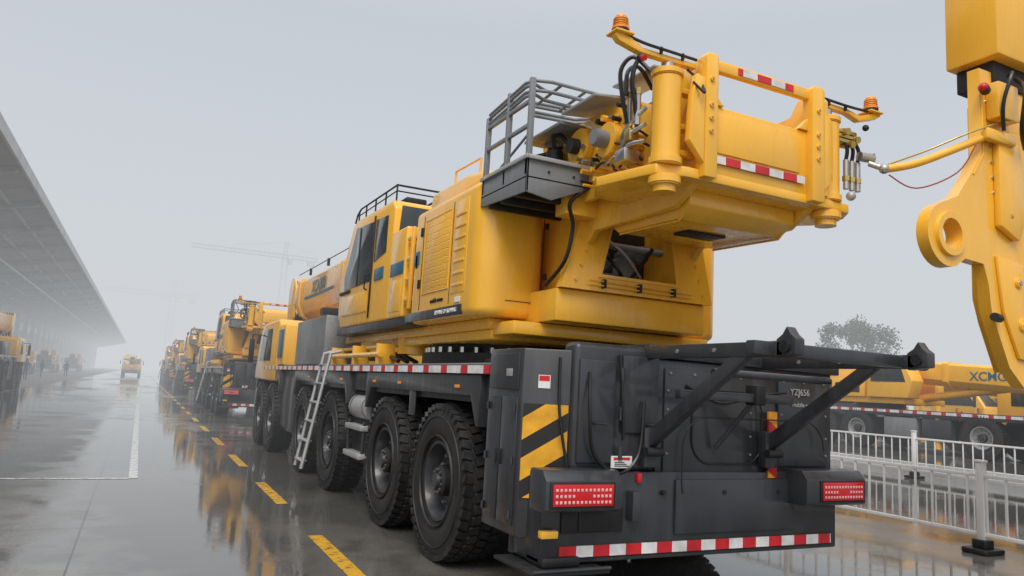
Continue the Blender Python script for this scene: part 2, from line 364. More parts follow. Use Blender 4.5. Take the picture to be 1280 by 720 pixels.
    for x in(3.1,5.26): p.cyl((x,19.8,1.0),(x,19.87,1.0),.13,LGR,20)
    p.done(E)
    # --- slewing ring & turntable
    p=Part('turntable',O)
    p.cyl((CX,8.0,1.86),(CX,8.0,2.0),1.25,DRK,48);p.cyl((CX,8.0,2.0),(CX,8.0,2.22),1.12,DRK,48)
    for k in range(40):
        a=2*math.pi*k/40;p.cyl((CX+1.19*math.cos(a),8+1.19*math.sin(a),2.0),(CX+1.19*math.cos(a),8+1.19*math.sin(a),2.06),.03,SIL,6)
    p.box(2.95,5.4,6.45,12.0,2.2,2.31,YEL,.02)
    p.prism([(2.98,6.45),(5.38,6.45),(5.38,9.6),(2.98,9.6)],'Z',2.1,2.2,YEL,.02)
    p.cyl((3.2,9.2,2.0),(3.2,9.2,2.2),.25,YEL,24)
    p.prism([(3.27,2.27),(4.98,2.27),(4.98,2.57),(3.27,2.57)],'Y',5.72,6.6,YEL,.02)
    p.prism([(3.0,2.14),(5.3,2.14),(5.3,2.265),(3.0,2.265)],'Y',6.02,6.6,YEL,.02)
    for x in(3.53,4.74):
        p.prism([(4.08,3.32),(4.08,4.12),(4.14,4.2),(4.34,4.2),(4.42,4.08),(4.9,4.05),(5.6,4.1),(6.3,4.12),(7.2,4.05),(8.6,3.4),(8.6,2.34),(6.1,2.34),(5.9,2.75),(5.55,3.1),(4.45,3.1)],'X',x,x+.07,YEL,.01)
    p.prism([(3.28,2.571),(3.48,3.30),(3.6,3.36),(4.76,3.36),(4.84,3.30),(5.02,2.571)],'Y',5.66,5.76,YEL,holes=[[(3.68,2.72),(3.78,3.16),(3.84,3.21),(4.44,3.21),(4.50,3.16),(4.58,2.72)]])
    p.prism([(3.66,2.70),(3.77,3.18),(3.84,3.235),(4.45,3.235),(4.52,3.17),(4.60,2.70)],'Y',5.645,5.659,YEL,0,holes=[[(3.70,2.73),(3.795,3.155),(3.85,3.20),(4.43,3.20),(4.485,3.155),(4.56,2.73)]])
    p.box(3.62,4.72,6.4,6.44,2.6,3.9,DRK,.0)
    for i,(x,z,r) in enumerate(((3.9,2.95,.12),(4.2,2.85,.15),(4.4,3.05,.09))): p.cyl((x,6.0,z),(x,6.38,z),r,GRY,16)
    p.box(3.75,4.1,5.9,6.3,2.62,2.8,GRY,.01);p.cyl((3.7,5.95,3.08),(4.6,5.95,3.08),.035,GRY,12)
    p.tube([(3.8,5.95,3.1),(4.0,5.85,2.85),(4.2,5.95,2.75),(4.45,5.9,3.1)],.02,HOS,6,sm=True)
    p.tube([(3.9,5.95,3.15),(4.1,5.88,3.0),(4.35,5.95,2.8)],.016,LGR,6,sm=True)
    for z in(2.62,2.66): p.tube([(3.55,5.62,z),(4.75,5.62,z-.01)],.007,YEL,6)
    for x in(3.7,4.1,4.5): p.box(x,x+.03,5.61,5.66,2.60,2.68,DRK,.002)
    for x in(3.42,4.9):
        for z in(2.66,2.8,2.94): p.cyl((x+(.05 if x<4 else -.05)*(z-2.66)/.14,5.665,z),(x+(.05 if x<4 else -.05)*(z-2.66)/.14,5.645,z),.016,YEL,8)
    p.prism([(4.35,3.24),(4.35,3.12),(4.5,3.03),(5.3,3.05),(5.66,3.30),(5.66,3.35),(4.6,3.35)],'X',3.62,4.72,YEL,.01)
    p.box(3.95,4.35,4.75,4.95,3.018,3.045,DRK,.004)
    p.prism([(3.02,4.75),(3.10,4.42),(3.16,4.18),(3.4,4.12),(4.9,4.12),(5.12,4.14),(5.25,4.3),(5.25,4.62),(4.9,5.0),(3.2,5.05)],'Z',3.24,3.32,YEL,.012)
    p.tube([(3.64,4.4,3.11),(3.64,4.5,3.02),(3.64,5.3,3.04)],.010,YEL,6);p.tube([(4.70,4.4,3.11),(4.70,4.5,3.02),(4.70,5.3,3.04)],.010,YEL,6)
    p.done(E)
    p=Part('rear_counterweight_frame',O)
    p.box(3.60,4.62,4.12,4.32,3.30,3.84,YEL,.015)
    p.box(3.66,4.52,4.104,4.122,3.47,3.78,YEL,.006)
    p.box(3.64,4.56,4.095,4.106,3.385,3.445,STX,0)
    p.box(3.60,4.72,4.09,4.15,4.10,4.19,YEL,.012)
    p.box(3.84,4.42,4.083,4.092,4.115,4.17,STX,0)
    for a,b in((3.50,3.60),(4.60,4.72)):
        p.prism([(a,3.25),(b+.02,3.25),(b+.02,4.18),(b,4.21),(a+.02,4.21),(a,4.18)],'Y',4.05,4.16,YEL,.012)
    p.prism([(3.6,3.84),(3.72,3.84),(3.6,3.94)],'Y',4.1,4.16,YEL,.003);p.prism([(4.6,3.84),(4.6,3.94),(4.5,3.84)],'Y',4.1,4.16,YEL,.003)
    for xc in(3.27,4.94):
        sgn=-1 if xc<4 else 1
        p.cyl((xc,4.22,3.36),(xc,4.22,4.0),.108,YEL,32,bev=.01)
        p.cyl((xc,4.22,3.17),(xc,4.22,3.24),.12,YEL,32,bev=.012)
        p.cyl((xc,4.22,3.12),(xc,4.22,3.18),.085,YEL,24)
        p.cyl((xc,4.22,4.0),(xc,4.22,4.05),.12,YEL,32,bev=.008)
        p.cyl((xc,4.22,4.05),(xc,4.22,4.12),.05,SIL,16)
        p.cyl((xc,4.22,3.32),(xc,4.22,3.38),.125,YEL,32,bev=.008)
        for z in(3.42,3.62,3.9): p.box(min(xc,CX+sgn*.6),max(xc,CX+sgn*.6),4.19,4.27,z,z+.045,YEL,.006)
    for xx in(3.55,4.66):
        for z in(3.6,3.7,3.8,4.0): p.cyl((xx,4.055,z),(xx,4.035,z),.020,YEL,12);p.cyl((xx,4.037,z),(xx,4.03,z),.010,BRS,8)
    p.prism([(3.36,3.5),(3.5,3.35),(3.5,4.0),(3.42,4.02),(3.38,3.85)],'Y',4.06,4.12,YEL,.008)
    p.prism([(4.74,3.35),(4.84,3.45),(4.84,3.95),(4.74,4.02)],'Y',4.06,4.12,YEL,.008)
    p.prism([(2.76,4.19),(2.80,4.15),(2.98,4.11),(3.50,4.11),(3.50,4.15),(3.0,4.15),(2.9,4.20),(2.78,4.22)],'Y',4.17,4.23,YEL,.006)
    p.prism([(4.74,4.13),(5.15,4.13),(5.3,4.09),(5.5,4.15),(5.58,4.2),(5.5,4.21),(5.3,4.14),(5.15,4.17),(4.74,4.17)],'Y',4.17,4.23,YEL,.006)
    p.box(2.75,2.91,4.14,4.28,4.21,4.225,YEL,.004);p.box(5.41,5.57,4.14,4.28,4.205,4.22,YEL,.004)
    p.tube([(3.5,4.17,4.18),(3.25,4.15,4.17),(3.0,4.16,4.18),(2.85,4.2,4.23)],.012,HOS,6,sm=True)
    p.tube([(4.74,4.17,4.2),(5.1,4.15,4.18),(5.4,4.17,4.2)],.012,HOS,6,sm=True)
    for x in(3.15,3.35,4.9,5.1): p.box(x,x+.02,4.15,4.17,4.14,4.19,DRK,.002)
    p.sph((2.98,4.16,4.06),.032,DRK);p.cyl((2.98,4.16,4.06),(2.98,4.11,4.04),.022,RED,12)
    p.sph((5.36,4.16,4.04),.028,DRK)
    for x in(2.83,5.49):
        p.cyl((x,4.21,4.225),(x,4.21,4.25),.062,DRK,24,bev=.003);p.cyl((x,4.21,4.25),(x,4.21,4.265),.066,ORG,24)
        p.cyl((x,4.21,4.262),(x,4.21,4.34),.054,ORG,24,r2=.048);p.sph((x,4.21,4.34),.048,ORG,(1,1,.7))
        for k in range(4): p.lathe([(4.268+k*.018,.056-.0015*k),(4.274+k*.018,.060-.0015*k),(4.280+k*.018,.056-.0015*k)],ORG,'Z',(x,4.21,0),20)
    p.done(E)
    p=Part('winch_and_pumps',O)
    p.prism([(4.42,3.32),(4.42,3.86),(4.7,4.0),(5.1,4.08),(5.7,4.08),(5.95,3.9),(5.95,3.6),(5.7,3.32)],'X',3.36,3.42,YEL,.01)
    p.cyl((3.42,4.95,3.72),(3.30,4.95,3.72),.24,YEL,32,bev=.01);p.cyl((3.30,4.95,3.72),(3.22,4.95,3.72),.15,YEL,24,bev=.008)
    p.cyl((3.22,4.95,3.72),(3.10,4.95,3.72),.075,GRY,20,bev=.01)
    for k in range(12):
        a=2*math.pi*k/12;p.cyl((3.30,4.95+.20*math.cos(a),3.72+.20*math.sin(a)),(3.28,4.95+.20*math.cos(a),3.72+.20*math.sin(a)),.014,SIL,6)
    p.cyl((3.36,5.5,3.82),(3.28,5.5,3.82),.17,YEL,28,bev=.01);p.cyl((3.28,5.5,3.82),(3.20,5.5,3.82),.07,DRK,18)
    p.cyl((3.6,5.2,3.78),(4.74,5.2,3.78),.27,YEL,32);p.cyl((3.6,5.9,3.8),(4.74,5.9,3.8),.22,DRK,32)
    for k in range(18): p.lathe([(3.66+k*.058,.222),(3.69+k*.058,.235),(3.718+k*.058,.222)],LGR,'X',(0,5.9,3.8),24)
    for i,(y,z) in enumerate(((4.62,3.42),(4.62,3.5),(4.62,3.58))):
        p.cyl((3.36,y,z),(3.22,y,z),.026,BRS,10);p.tube([(3.22,y,z),(3.14,y-.02,z+.03),(3.12,y-.15,z+.1),(3.16,y-.3,z+.1+.05*i)],.016,SIL,8,sm=True)
    p.box(3.08,3.22,4.47,4.60,3.40,3.50,SIL,.01);p.box(3.1,3.19,4.44,4.52,3.55,3.65,BRS,.01)
    for k in range(22):
        y=4.48+random.random()*.9;z=3.38+random.random()*.6
        p.cyl((3.36,y,z),(3.27-.08*random.random(),y,z),.012+.018*random.random(),random.choice([SIL,BRS,YEL,DRK]),8)
    for k in range(7):
        y=4.5+random.random()*.5;z=3.4+random.random()*.4;y2=y+.2+.3*random.random()
        p.tube([(3.34,y,z),(3.26,y+.05,z+.05),(3.24,(y+y2)/2,z+.12-.2*random.random()),(3.34,y2,z+.1)],.011,random.choice([SIL,HOS,HOS,YEL]),6,sm=True)
    p.tube([(3.27,4.22,4.1),(3.22,4.3,4.2),(3.12,4.38,4.17),(3.08,4.4,4.0),(3.12,4.4,3.8),(3.16,4.42,3.62)],.019,HOS,8,sm=True)
    p.tube([(3.2,4.34,4.08),(3.1,4.42,4.2),(3.03,4.48,4.1),(3.05,4.48,3.9),(3.12,4.5,3.7)],.017,HOS,8,sm=True)
    p.tube([(3.42,4.6,4.08),(3.25,4.55,4.2),(3.12,4.52,4.12),(3.1,4.5,3.92)],.017,HOS,8,sm=True)
    p.tube([(3.44,4.2,4.1),(3.48,4.1,3.98),(3.44,4.0,3.85),(3.40,4.08,3.95)],.010,HOS,6,sm=True)
    for y in(4.4,4.5): p.cyl((3.14,y,3.66),(3.14,y,3.92),.024,SIL,10);p.cyl((3.14,y,3.90),(3.14,y,3.95),.03,BRS,6)
    p.cyl((3.4,6.05,3.62),(3.4,6.05,3.95),.11,DRK,20,bev=.01);p.cyl((3.4,6.05,3.95),(3.4,6.05,3.99),.15,SIL,20)
    p.cyl((3.25,5.85,3.62),(3.25,5.85,3.86),.08,DRK,16);p.box(3.2,3.5,5.7,6.25,3.55,3.66,DRK,.01)
    p.tube([(3.25,5.85,3.86),(3.2,5.8,4.0),(3.25,5.7,3.95),(3.35,5.65,3.8)],.022,HOS,8,sm=True)
    p.tube([(3.3,6.2,3.6),(3.1,6.15,3.8),(3.3,6.0,3.9)],.022,HOS,8,sm=True)
    p.tube([(3.45,5.35,3.5),(3.22,5.46,3.3),(3.3,5.54,3.1),(3.28,5.62,2.8),(3.25,5.9,2.6)],.018,HOS,8,sm=True)
    p.box(3.10,3.5,4.95,5.5,4.10,4.125,LGR,.004,rot=('Y',-.12));p.box(3.30,3.58,4.42,5.0,4.19,4.21,LGR,.004,rot=('X',.05))
    p.box(3.1,3.4,5.5,6.2,4.0,4.03,GRY,.004)
    for i,z in enumerate((3.95,3.85,3.9)):
        p.cyl((5.05+.06*i,4.2,z),(5.05+.06*i,4.08,z-.03),.03,BRS,10);p.box(5.0,5.2,4.12,4.24,3.84+.04*i,3.87+.04*i,BRS,.004)
    for x in(5.10,5.17,5.24):
        p.cyl((x,4.15,3.45),(x,4.15,3.70),.024,SIL,12);p.cyl((x,4.15,3.52),(x,4.15,3.56),.032,BRS,6)
        p.tube([(x,4.15,3.7),(x-.01,4.13,3.8),(x-.06,4.15,3.9)],.016,HOS,8,sm=True)
    p.cyl((5.2,4.1,3.74),(5.34,4.08,3.74),.04,SIL,16);p.cyl((5.33,4.08,3.71),(5.33,4.08,3.78),.028,SIL,12)
    p.sph((5.16,4.15,3.40),.04,LGR)
    p.done(E)
    # --- service platform with railings
    p=Part('service_platform',O)
    x0,x1,y0,y1=2.74,3.60,5.40,6.34
    p.box(x0,x1,y0,y1,3.42,3.44,GRY,.004)
    p.prism([(x0,3.60),(x1,3.60),(x1,3.52),(x0+.25,3.26),(x0,3.30)],'Y',y0,y0+.02,GRY,.003)
    p.prism([(y0,3.60),(y1,3.60),(y1,3.34),(y0,3.30)],'X',x0-.0,x0+.02,GRY,.003)
    p.box(x0,x1+.05,y0-.03,y0-.002,3.585,3.62,LGR,.003);p.box(x0-.025,x0-.002,y0-.03,y1,3.585,3.62,LGR,.003)
    for y in(5.6,5.9,6.15): p.box(x0+.02,x1,y,y+.05,3.30,3.42,DRK,.004)
    for x in(2.95,3.2,3.4): p.cyl((x,y0-.008,3.5),(x,y0-.002,3.5),.012,DRK,8)
    p.box(3.2,3.6,5.5,5.7,3.2,3.42,YEL,.01)
    for y in(y0+.03,5.86,y1-.03):
        p.box(x0,x0+.05,y-.02,y+.02,3.45,4.32 if y<6 else 4.22,GRY,.005)
    for z in(3.88,4.1): p.box(x0+.005,x0+.035,y0+.03,y1-.03,z,z+.035,GRY,.004)
    for zz,xx in((4.31,0),(4.22,.0)):
        for off in(0,.12):
            pts=[(x0+.02,y1-.05,zz-off*.3-.06),(x0+.02,y0+.15,zz-off*.3),(x0+.06,y0+.05,zz-off*.3),(x0+.2,y0+off,zz-off*.3),(x1-.15,y0+off,zz-off*.3),(x1-.04,y0+.08+off,zz-off*.3),(x1-.04,y0+.35,zz-off*.3),(x1-.15,y0+.45,zz-off*.3),(x0+.3,y0+.5,zz-off*.3)]
            p.tube(pts,.016,GRY,8)
    for x in(x0+.3,x0+.55): p.tube([(x,y0,4.31),(x,y0+.45,4.28)],.014,GRY)
    p.tube([(x0+.03,y0+.03,4.3),(x0+.25,y0+.5,4.0),(x0+.05,y1-.1,3.6)],.013,GRY)
    p.done(E)
    # --- power pack housings
    p=Part('engine_housing',O)
    p.prism(rrect(2.72,3.46,6.22,8.30,.24,9),'Z',2.31,3.62,YEL,.075,seg=4)
    p.box(2.708,2.73,6.60,8.28,2.33,2.43,BLK,.003)
    p.box(2.712,2.73,7.0,7.78,2.62,3.45,YGR,.004)
    p.tube([(2.714,7.0,2.62),(2.714,7.0,3.45),(2.714,7.78,3.45),(2.714,7.78,2.62),(2.714,7.0,2.62)],.006,YEL,6)
    p.box(2.714,2.73,6.56,6.92,2.55,3.5,YEL,.006)
    for z in(2.62,2.74,2.86,2.98,3.1,3.22,3.34): p.box(2.706,2.72,6.60,6.88,z,z+.03,YEL,.004)
    p.box(2.716,2.723,7.845,7.855,2.45,3.52,DRK,0);p.box(2.716,2.723,6.955,6.962,2.45,3.52,DRK,0)
    for z in(2.7,3.3): p.box(2.705,2.72,7.87,7.93,z,z+.1,DRK,.004)
    p.box(2.712,2.722,8.0,8.06,2.95,3.1,DRK,.003)
    # rear panel seam, latches and label
    p.box(3.0,3.44,6.214,6.224,2.46,2.466,DRK,0)
    p.box(3.38,3.384,6.214,6.224,2.46,3.5,DRK,0)
    for z in(2.7,3.2): p.box(3.39,3.43,6.205,6.222,z,z+.06,DRK,.003)
    p.box(2.709,2.722,6.66,6.78,2.455,2.51,WHT,0)
    p.prism([(6.6,3.6),(6.75,3.86),(7.3,3.93),(8.3,3.93),(8.45,3.6)],'X',2.95,3.5,YEL,.05,seg=3)
    p.tube([(3.0,7.0,3.86),(3.0,7.0,4.05),(3.0,7.7,4.07),(3.0,7.7,3.9)],.014,YEL,8)
    p.tube([(3.4,6.8,3.86),(3.4,6.8,4.0),(3.4,7.7,4.03),(3.4,7.7,3.9)],.014,YEL,8)
    p.box(2.95,3.5,8.3,8.55,2.42,3.6,DRK,.01)
    for z in(2.6,2.85,3.1,3.35): p.box(2.74,2.98,8.32,8.52,z,z+.05,YEL,.012)
    p.box(2.735,2.78,8.30,8.36,2.5,3.5,YEL,.012)
    p.box(2.74,3.5,8.55,9.15,2.42,3.55,YEL,.03,3);p.box(2.74,3.5,8.3,11.8,2.31,2.41,BLK,.01)
    p.box(2.732,2.742,8.58,9.1,2.96,3.12,BLU,.001);p.box(2.712,2.722,7.95,8.12,2.98,3.14,BLU,.001)
    p.box(2.733,2.742,8.62,9.05,2.5,2.9,YEL,.003)
    p.prism(rrect(4.88,5.52,6.08,8.6,.2,7),'Z',2.26,3.45,YEL,.075,seg=4)
    p.box(5.49,5.53,6.6,7.9,2.5,3.3,YGR,.004)
    p.done(E)
    text('BEWARE OF SLEWING',E,O,(2.706,7.0,2.38),.06,WHT)
    text('mobile crane',E,O,(2.714,7.3,2.52),.07,DRK)
    # --- operator cab
    p=Part('operator_cab',O)
    p.prism([(9.2,2.42),(9.2,3.92),(9.32,4.04),(11.1,4.08),(11.35,4.02),(11.95,3.2),(11.9,2.6),(11.7,2.42)],'X',2.76,3.60,YEL,.04,seg=3)
    p.prism([(10.15,3.02),(10.15,3.88),(11.08,3.94),(11.62,3.22),(11.58,3.02)],'X',2.75,2.765,GLS,.003)
    p.prism([(9.45,3.35),(9.45,3.85),(10.0,3.88),(10.0,3.28)],'X',2.75,2.765,GLS,.003)
    p.box(2.742,2.755,10.05,10.1,2.5,3.95,DRK,.002);p.box(2.742,2.755,10.8,10.84,3.02,3.9,DRK,.002)
    p.tube([(2.74,10.2,2.9),(2.70,10.2,2.92),(2.70,10.2,3.1),(2.74,10.2,3.12)],.012,DRK,6)
    p.box(2.745,2.757,10.2,11.6,2.6,2.9,YEL,.004);p.box(2.744,2.756,9.5,9.9,3.0,3.16,BLU,.001)
    p.box(2.745,2.76,11.2,11.85,2.95,3.0,DRK,.002)
    p.prism([(2.82,3.3),(3.54,3.3),(3.50,3.95),(2.86,3.95)],'Y',9.19,9.21,GLS,.002)
    p.prism([(11.40,4.0),(11.97,3.2),(11.93,2.6),(11.95,2.6),(11.99,3.2),(11.43,4.0)],'X',2.82,3.54,GLS,0)
    for x in(2.80,3.55):
        p.tube([(x,9.3,4.24),(x,11.1,4.26),(x,11.3,4.2),(x,11.4,4.08)],.014,DRK,6);p.tube([(x,9.3,4.16),(x,11.2,4.17)],.010,DRK,6)
        for y in(9.3,9.8,10.3,10.8,11.2): p.tube([(x,y,4.03),(x,y,4.25)],.012,DRK,6)
    p.tube([(2.8,9.3,4.24),(3.55,9.3,4.24)],.014,DRK,6);p.tube([(2.8,9.3,4.16),(3.55,9.3,4.16)],.01,DRK,6)
    p.box(3.0,3.3,9.5,9.9,4.05,4.16,DRK,.02)
    p.done(E)
    # --- boom
    p=Part('telescopic_boom',O)
    def boomsec(y0,y1,w,zt,zb,mat):
        a,b=CX-w/2,CX+w/2;r=.10
        p.prism([(a,zt-r),(a+r,zt),(b-r,zt),(b,zt-r),(b,zb+w*.42),(b-.12,zb+.16),(CX+.2,zb),(CX-.2,zb),(a+.12,zb+.16),(a,zb+w*.42)],'Y',y0,y1,mat,.012)
    boomsec(7.0,20.6,1.06,4.22,3.14,YEL);boomsec(20.6,21.0,.98,4.17,3.2,YEL);boomsec(21.0,21.35,.92,4.13,3.25,YEL);boomsec(21.35,21.7,.86,4.1,3.3,YEL)
    boomsec(20.3,20.6,1.14,4.27,3.08,YEL);boomsec(15.6,15.8,1.10,4.24,3.1,YEL)
    for x in(CX-.42,CX+.36): p.prism([(21.7,3.3),(22.0,2.95),(22.5,3.0),(22.7,3.5),(22.7,4.2),(22.4,4.5),(22.0,4.45),(21.7,4.15)],'X',x,x+.06,YEL,.01)
    for y,z in((22.2,3.25),(22.4,4.2)):
        for k in range(5): p.cyl((CX-.34+k*.14,y,z),(CX-.27+k*.14,y,z),.24,DRK,24)
    p.cyl((CX-.25,10.0,2.3),(CX-.25,13.8,3.1),.19,YEL,24);p.cyl((CX-.25,13.7,3.1),(CX-.25,14.6,3.25),.12,SIL,20)
    p.tube([(3.62,8.8,4.3),(3.62,14,4.34),(3.62,20.5,4.36)],.012,HOS,6)
    for y in(9,11,13,15,17,19): p.box(3.6,3.66,y,y+.05,4.2,4.38,DRK,.005)
    p.cyl((3.55,12.6,4.25),(3.55,13.0,4.25),.10,DRK,16)
    p.box(CX-.545,CX-.53,16.4,19.6,3.62,3.68,BLU,0)
    p.done(E)
    text('XCA300',E,O,(CX-.537,18.0,3.85),.42,BLU);text('XCMG',E,O,(CX-.537,13.6,3.82),.42,BLU)
    return E
CR=build_crane()
for k in(1,2,3,4): copytree(CR,(CX+(0,.1,0,-.1,0)[k],4.77+23.6*k,0))
copytree(CR,(-7.6,36.5,0),0)
# ------------------------------------------------------------------ truck crane (right background)
WM2=wheel_mesh(.68,.38,.34,'wheel_small',LGR)
def build_truck():
    T=(0,0,0);E=empty('truck_crane',(0,0,0))
    p=Part('chassis',T)
    p.box(-.55,.55,-5.6,6,.65,1.1,DRK);p.box(-1.25,1.25,-3.0,6.0,1.2,1.42,BLK,.02)
    for s in(-1,1):
        p.box(s*1.26-.006,s*1.26+.006,-3,6,1.30,1.39,STY,0)
        p.box(s*.8 if s>0 else -1.24,1.24 if s>0 else -.8,-.8,.2,.45,1.15,BLK,.03);p.box(.8 if s>0 else -1.24,1.24 if s>0 else -.8,.4,1.6,.5,1.15,GRY,.03)
        p.cyl((s*1.12,5.75,.2),(s*1.12,5.75,1.6),.09,YEL,16);p.cyl((s*1.12,5.75,.12),(s*1.12,5.75,.18),.2,DRK,20)
        p.cyl((s*1.12,-.3,.2),(s*1.12,-.3,1.6),.09,YEL,16)
    p.box(-1.25,1.25,5.8,6.1,.5,1.1,BLK,.02);p.box(-1.2,1.2,6.1,6.115,.55,.63,STX,0)
    p.done(E)
    p=Part('driver_cab',T)
    p.prism([(-3.2,.9),(-3.2,2.6),(-3.3,2.7),(-4.9,2.7),(-5.2,2.55),(-5.75,1.7),(-5.8,.6),(-5.3,.6),(-5.15,1.2),(-4.6,1.5),(-3.9,1.2),(-3.75,.9)],'X',-1.24,1.24,YEL,.05,seg=3)
    for s in(-1,1): p.prism([(-3.7,1.75),(-3.7,2.5),(-4.9,2.5),(-5.35,1.75)],'X',s*1.245-.006,s*1.245+.006,GLS,.002);p.box(s*1.5-.05,s*1.5+.05,-5.5,-5.4,1.7,2.2,DRK,.02);p.tube([(s*1.2,-5.3,2.3),(s*1.5,-5.45,2.3),(s*1.5,-5.45,2.1)],.02,DRK)
    p.prism([(-5.45,1.78),(-5.08,2.52),(-5.22,2.55),(-5.72,1.78)],'X',-1.1,1.1,GLS,.01)
    p.box(-1.22,1.22,-5.95,-5.7,.45,.95,BLK,.04)
    for s in(-1,1): p.cyl((s*.9,-5.94,.72),(s*.9,-5.98,.72),.1,LGR,18)
    p.done(E)
    p=Part('superstructure',T)
    p.cyl((0,2.6,1.42),(0,2.6,1.6),.8,DRK,32);p.box(-1.1,1.1,.9,5.0,1.6,1.8,YEL,.03)
    for x in(-.55,.45): p.prism([(1.4,1.8),(1.9,2.2),(3.6,3.1),(4.4,3.1),(4.8,2.4),(4.8,1.8)],'X',x,x+.08,YEL,.01)
    p.prism([(-1.2,4.7),(1.2,4.7),(1.1,5.6),(.7,5.85),(-.7,5.85),(-1.1,5.6)],'Z',1.55,2.5,BLK,.05,seg=3)
    p.cyl((-.45,4.1,2.85),(.45,4.1,2.85),.3,DRK,24)
    p.box(-1.2,-.7,2.4,4.4,1.8,2.45,YEL,.03);p.box(.7,1.2,1.0,4.4,1.8,2.45,YEL,.03)
    for y in(2.6,3.2,3.8): p.box(-1.21,-1.19,y,y+.45,1.95,2.3,DRK,.004)
    p.prism([(.7,1.8),(.5,2.4),(.9,3.25),(2.2,3.3),(2.3,1.8)],'X',-1.25,-.62,YEL,.04,seg=3)
    p.prism([(.75,2.35),(1.0,3.1),(2.1,3.15),(2.1,2.35)],'X',-1.258,-1.25,GLS,.002)
    p.prism([(.62,2.35),(.92,3.12),(.90,3.15),(.56,2.35)],'X',-1.2,-.68,GLS,0)
    p.done(E)
    p=Part('telescopic_boom',T)
    def bs(y0,y1,w,z0,z1):
        f=lambda y:-.0+(y-4)*.07
        a=w/2;b=bmesh.new()
        sec=[(-a,z1-.08),(-a+.08,z1),(a-.08,z1),(a,z1-.08),(a,z0+.2),(a*.5,z0),(-a*.5,z0),(-a,z0+.2)]
        r0=[b.verts.new((x,y0,z+f(y0))) for x,z in sec];r1=[b.verts.new((x,y1,z+f(y1))) for x,z in sec]
        b.faces.new(r0);b.faces.new(r1[::-1])
        for k in range(8): b.faces.new((r0[k],r0[(k+1)%8],r1[(k+1)%8],r1[k]))
        p.merge(b,YEL,.008)
    bs(-5.2,4.3,.78,2.55,3.35);bs(-5.6,-5.2,.7,2.6,3.3);bs(-5.9,-5.6,.62,2.64,3.25);bs(-5.25,-5.0,.86,2.5,3.4);bs(-.2,0,.84,2.5,3.39)
    for x in(-.34,.28): p.prism([(-5.9,1.95),(-6.3,1.75),(-6.7,2.1),(-6.7,2.7),(-6.4,2.95),(-5.9,2.6)],'X',x,x+.06,YEL,.01)
    for y,z in((-6.3,2.0),(-6.4,2.6)): p.cyl((-.28,y,z),(.28,y,z),.22,DRK,24)
    p.cyl((0,1.2,1.8),(0,-2.4,2.35),.14,YEL,20)
    p.box(-.25,.25,-6.6,-6.1,1.2,1.7,YEL,.06);p.done(E)
    text('XCMG',E,T,(-.396,-1.5,2.60),.40,BLU);
    text('XCMG',E,T,(.396,-2.2,2.52),.42,BLU,'+X')
    text('XCMG',E,T,(-1.17,5.1,2.1),.26,WHT)
    add_wheels(E,T,(-4.5,-1.75,2.7,4.25),-1.08,1.08,.68,WM2)
    return E
TR=build_truck();TR.location=(24.6,15.9,.25)
for x,y,rz in((24.4,33.5,0),(28.6,19.2,0),(30,36,0),(35,26,0),(38,42,0),(43,50,.1),(36,11,0),(48,36,0),(56,60,0)): copytree(TR,(x,y,.25),rz)
copytree(TR,(-1.2,140,0),0,scale=1.1);copytree(TR,(-11,74,0),math.pi);copytree(TR,(-12.5,100,0),math.pi);copytree(TR,(-12.5,130,0),math.pi);copytree(TR,(-11.5,165,0),math.pi)
# ------------------------------------------------------------------ neighbouring crane (right edge)
NB=copytree(CR,(11.6,3.0,0),-math.pi/2)
p=Part('lifting_frame',(0,0,0))
Y0=3.6
outer=[(6.05,4.55),(6.05,3.81),(5.92,3.62),(5.72,3.38)]+circ(5.60,3.05,.26,16,105,290)+[(5.80,2.88),(6.04,2.865),(6.10,2.7),(6.13,2.48),(6.35,2.04),(6.55,1.88),(7.2,1.85),(7.6,2.4),(11.2,2.6),(11.2,4.55)]
p.prism(outer,'Y',Y0,Y0+.10,YEL,holes=[circ(5.60,3.05,.125,24)])
outer2=[(x+.75,z) for x,z in [(6.05,4.55),(6.05,2.7),(6.13,2.48),(6.35,2.04)]]+[(8,2.4),(11.2,2.6),(11.2,4.55)]
p.prism(outer2,'Y',Y0+.5,Y0+.57,YEL,.01)
p.lathe([(Y0-.03,.125),(Y0-.03,.175),(Y0,.18)],YEL,'Y',(5.60,0,3.05),32);p.lathe([(Y0+.11,.125),(Y0-.03,.125)],YEL,'Y',(5.60,0,3.05),32)
p.box(6.75,11,Y0+.10,Y0+.5,2.9,4.4,YEL,.02)
p.box(6.13,11.2,Y0-.12,Y0+.34,4.66,5.9,YEL,.02);p.box(6.22,11.2,Y0-.02,Y0+.3,4.45,4.658,DRK,.01)
p.prism([(6.2,3.95),(6.5,3.95),(6.6,3.4),(6.45,3.1),(6.2,3.2)],'Y',Y0-.06,Y0-.001,YEL,.012)
for x,z,r in((6.35,3.3,.05),(6.45,2.75,.045),(6.5,2.4,.06),(6.62,3.6,.10)): p.cyl((x,Y0-.05,z),(x,Y0,z),r,YEL,20,bev=.008);p.cyl((x,Y0-.06,z),(x,Y0-.05,z),r*.45,SIL,12)
for k in range(9):
    p.cyl((6.12+.012*k,Y0-.012,4.4-.13*k),(6.12+.012*k,Y0,4.4-.13*k),.014,SIL,8)
p.tube([(6.07,Y0-.004,4.5),(6.07,Y0-.004,3.80),(5.93,Y0-.004,3.6)],.008,YEL,6)
p.prism([(6.18,2.95),(6.6,2.9),(6.7,2.3),(6.62,2.1),(6.45,2.12),(6.25,2.5)],'Y',Y0-.03,Y0-.001,YEL,.008)
p.cyl((6.18,Y0-.03,2.43),(6.06,Y0-.06,2.43),.035,DRK,14)
p.box(6.12,6.4,Y0-.12,Y0-.001,4.1,4.42,YEL,.02)
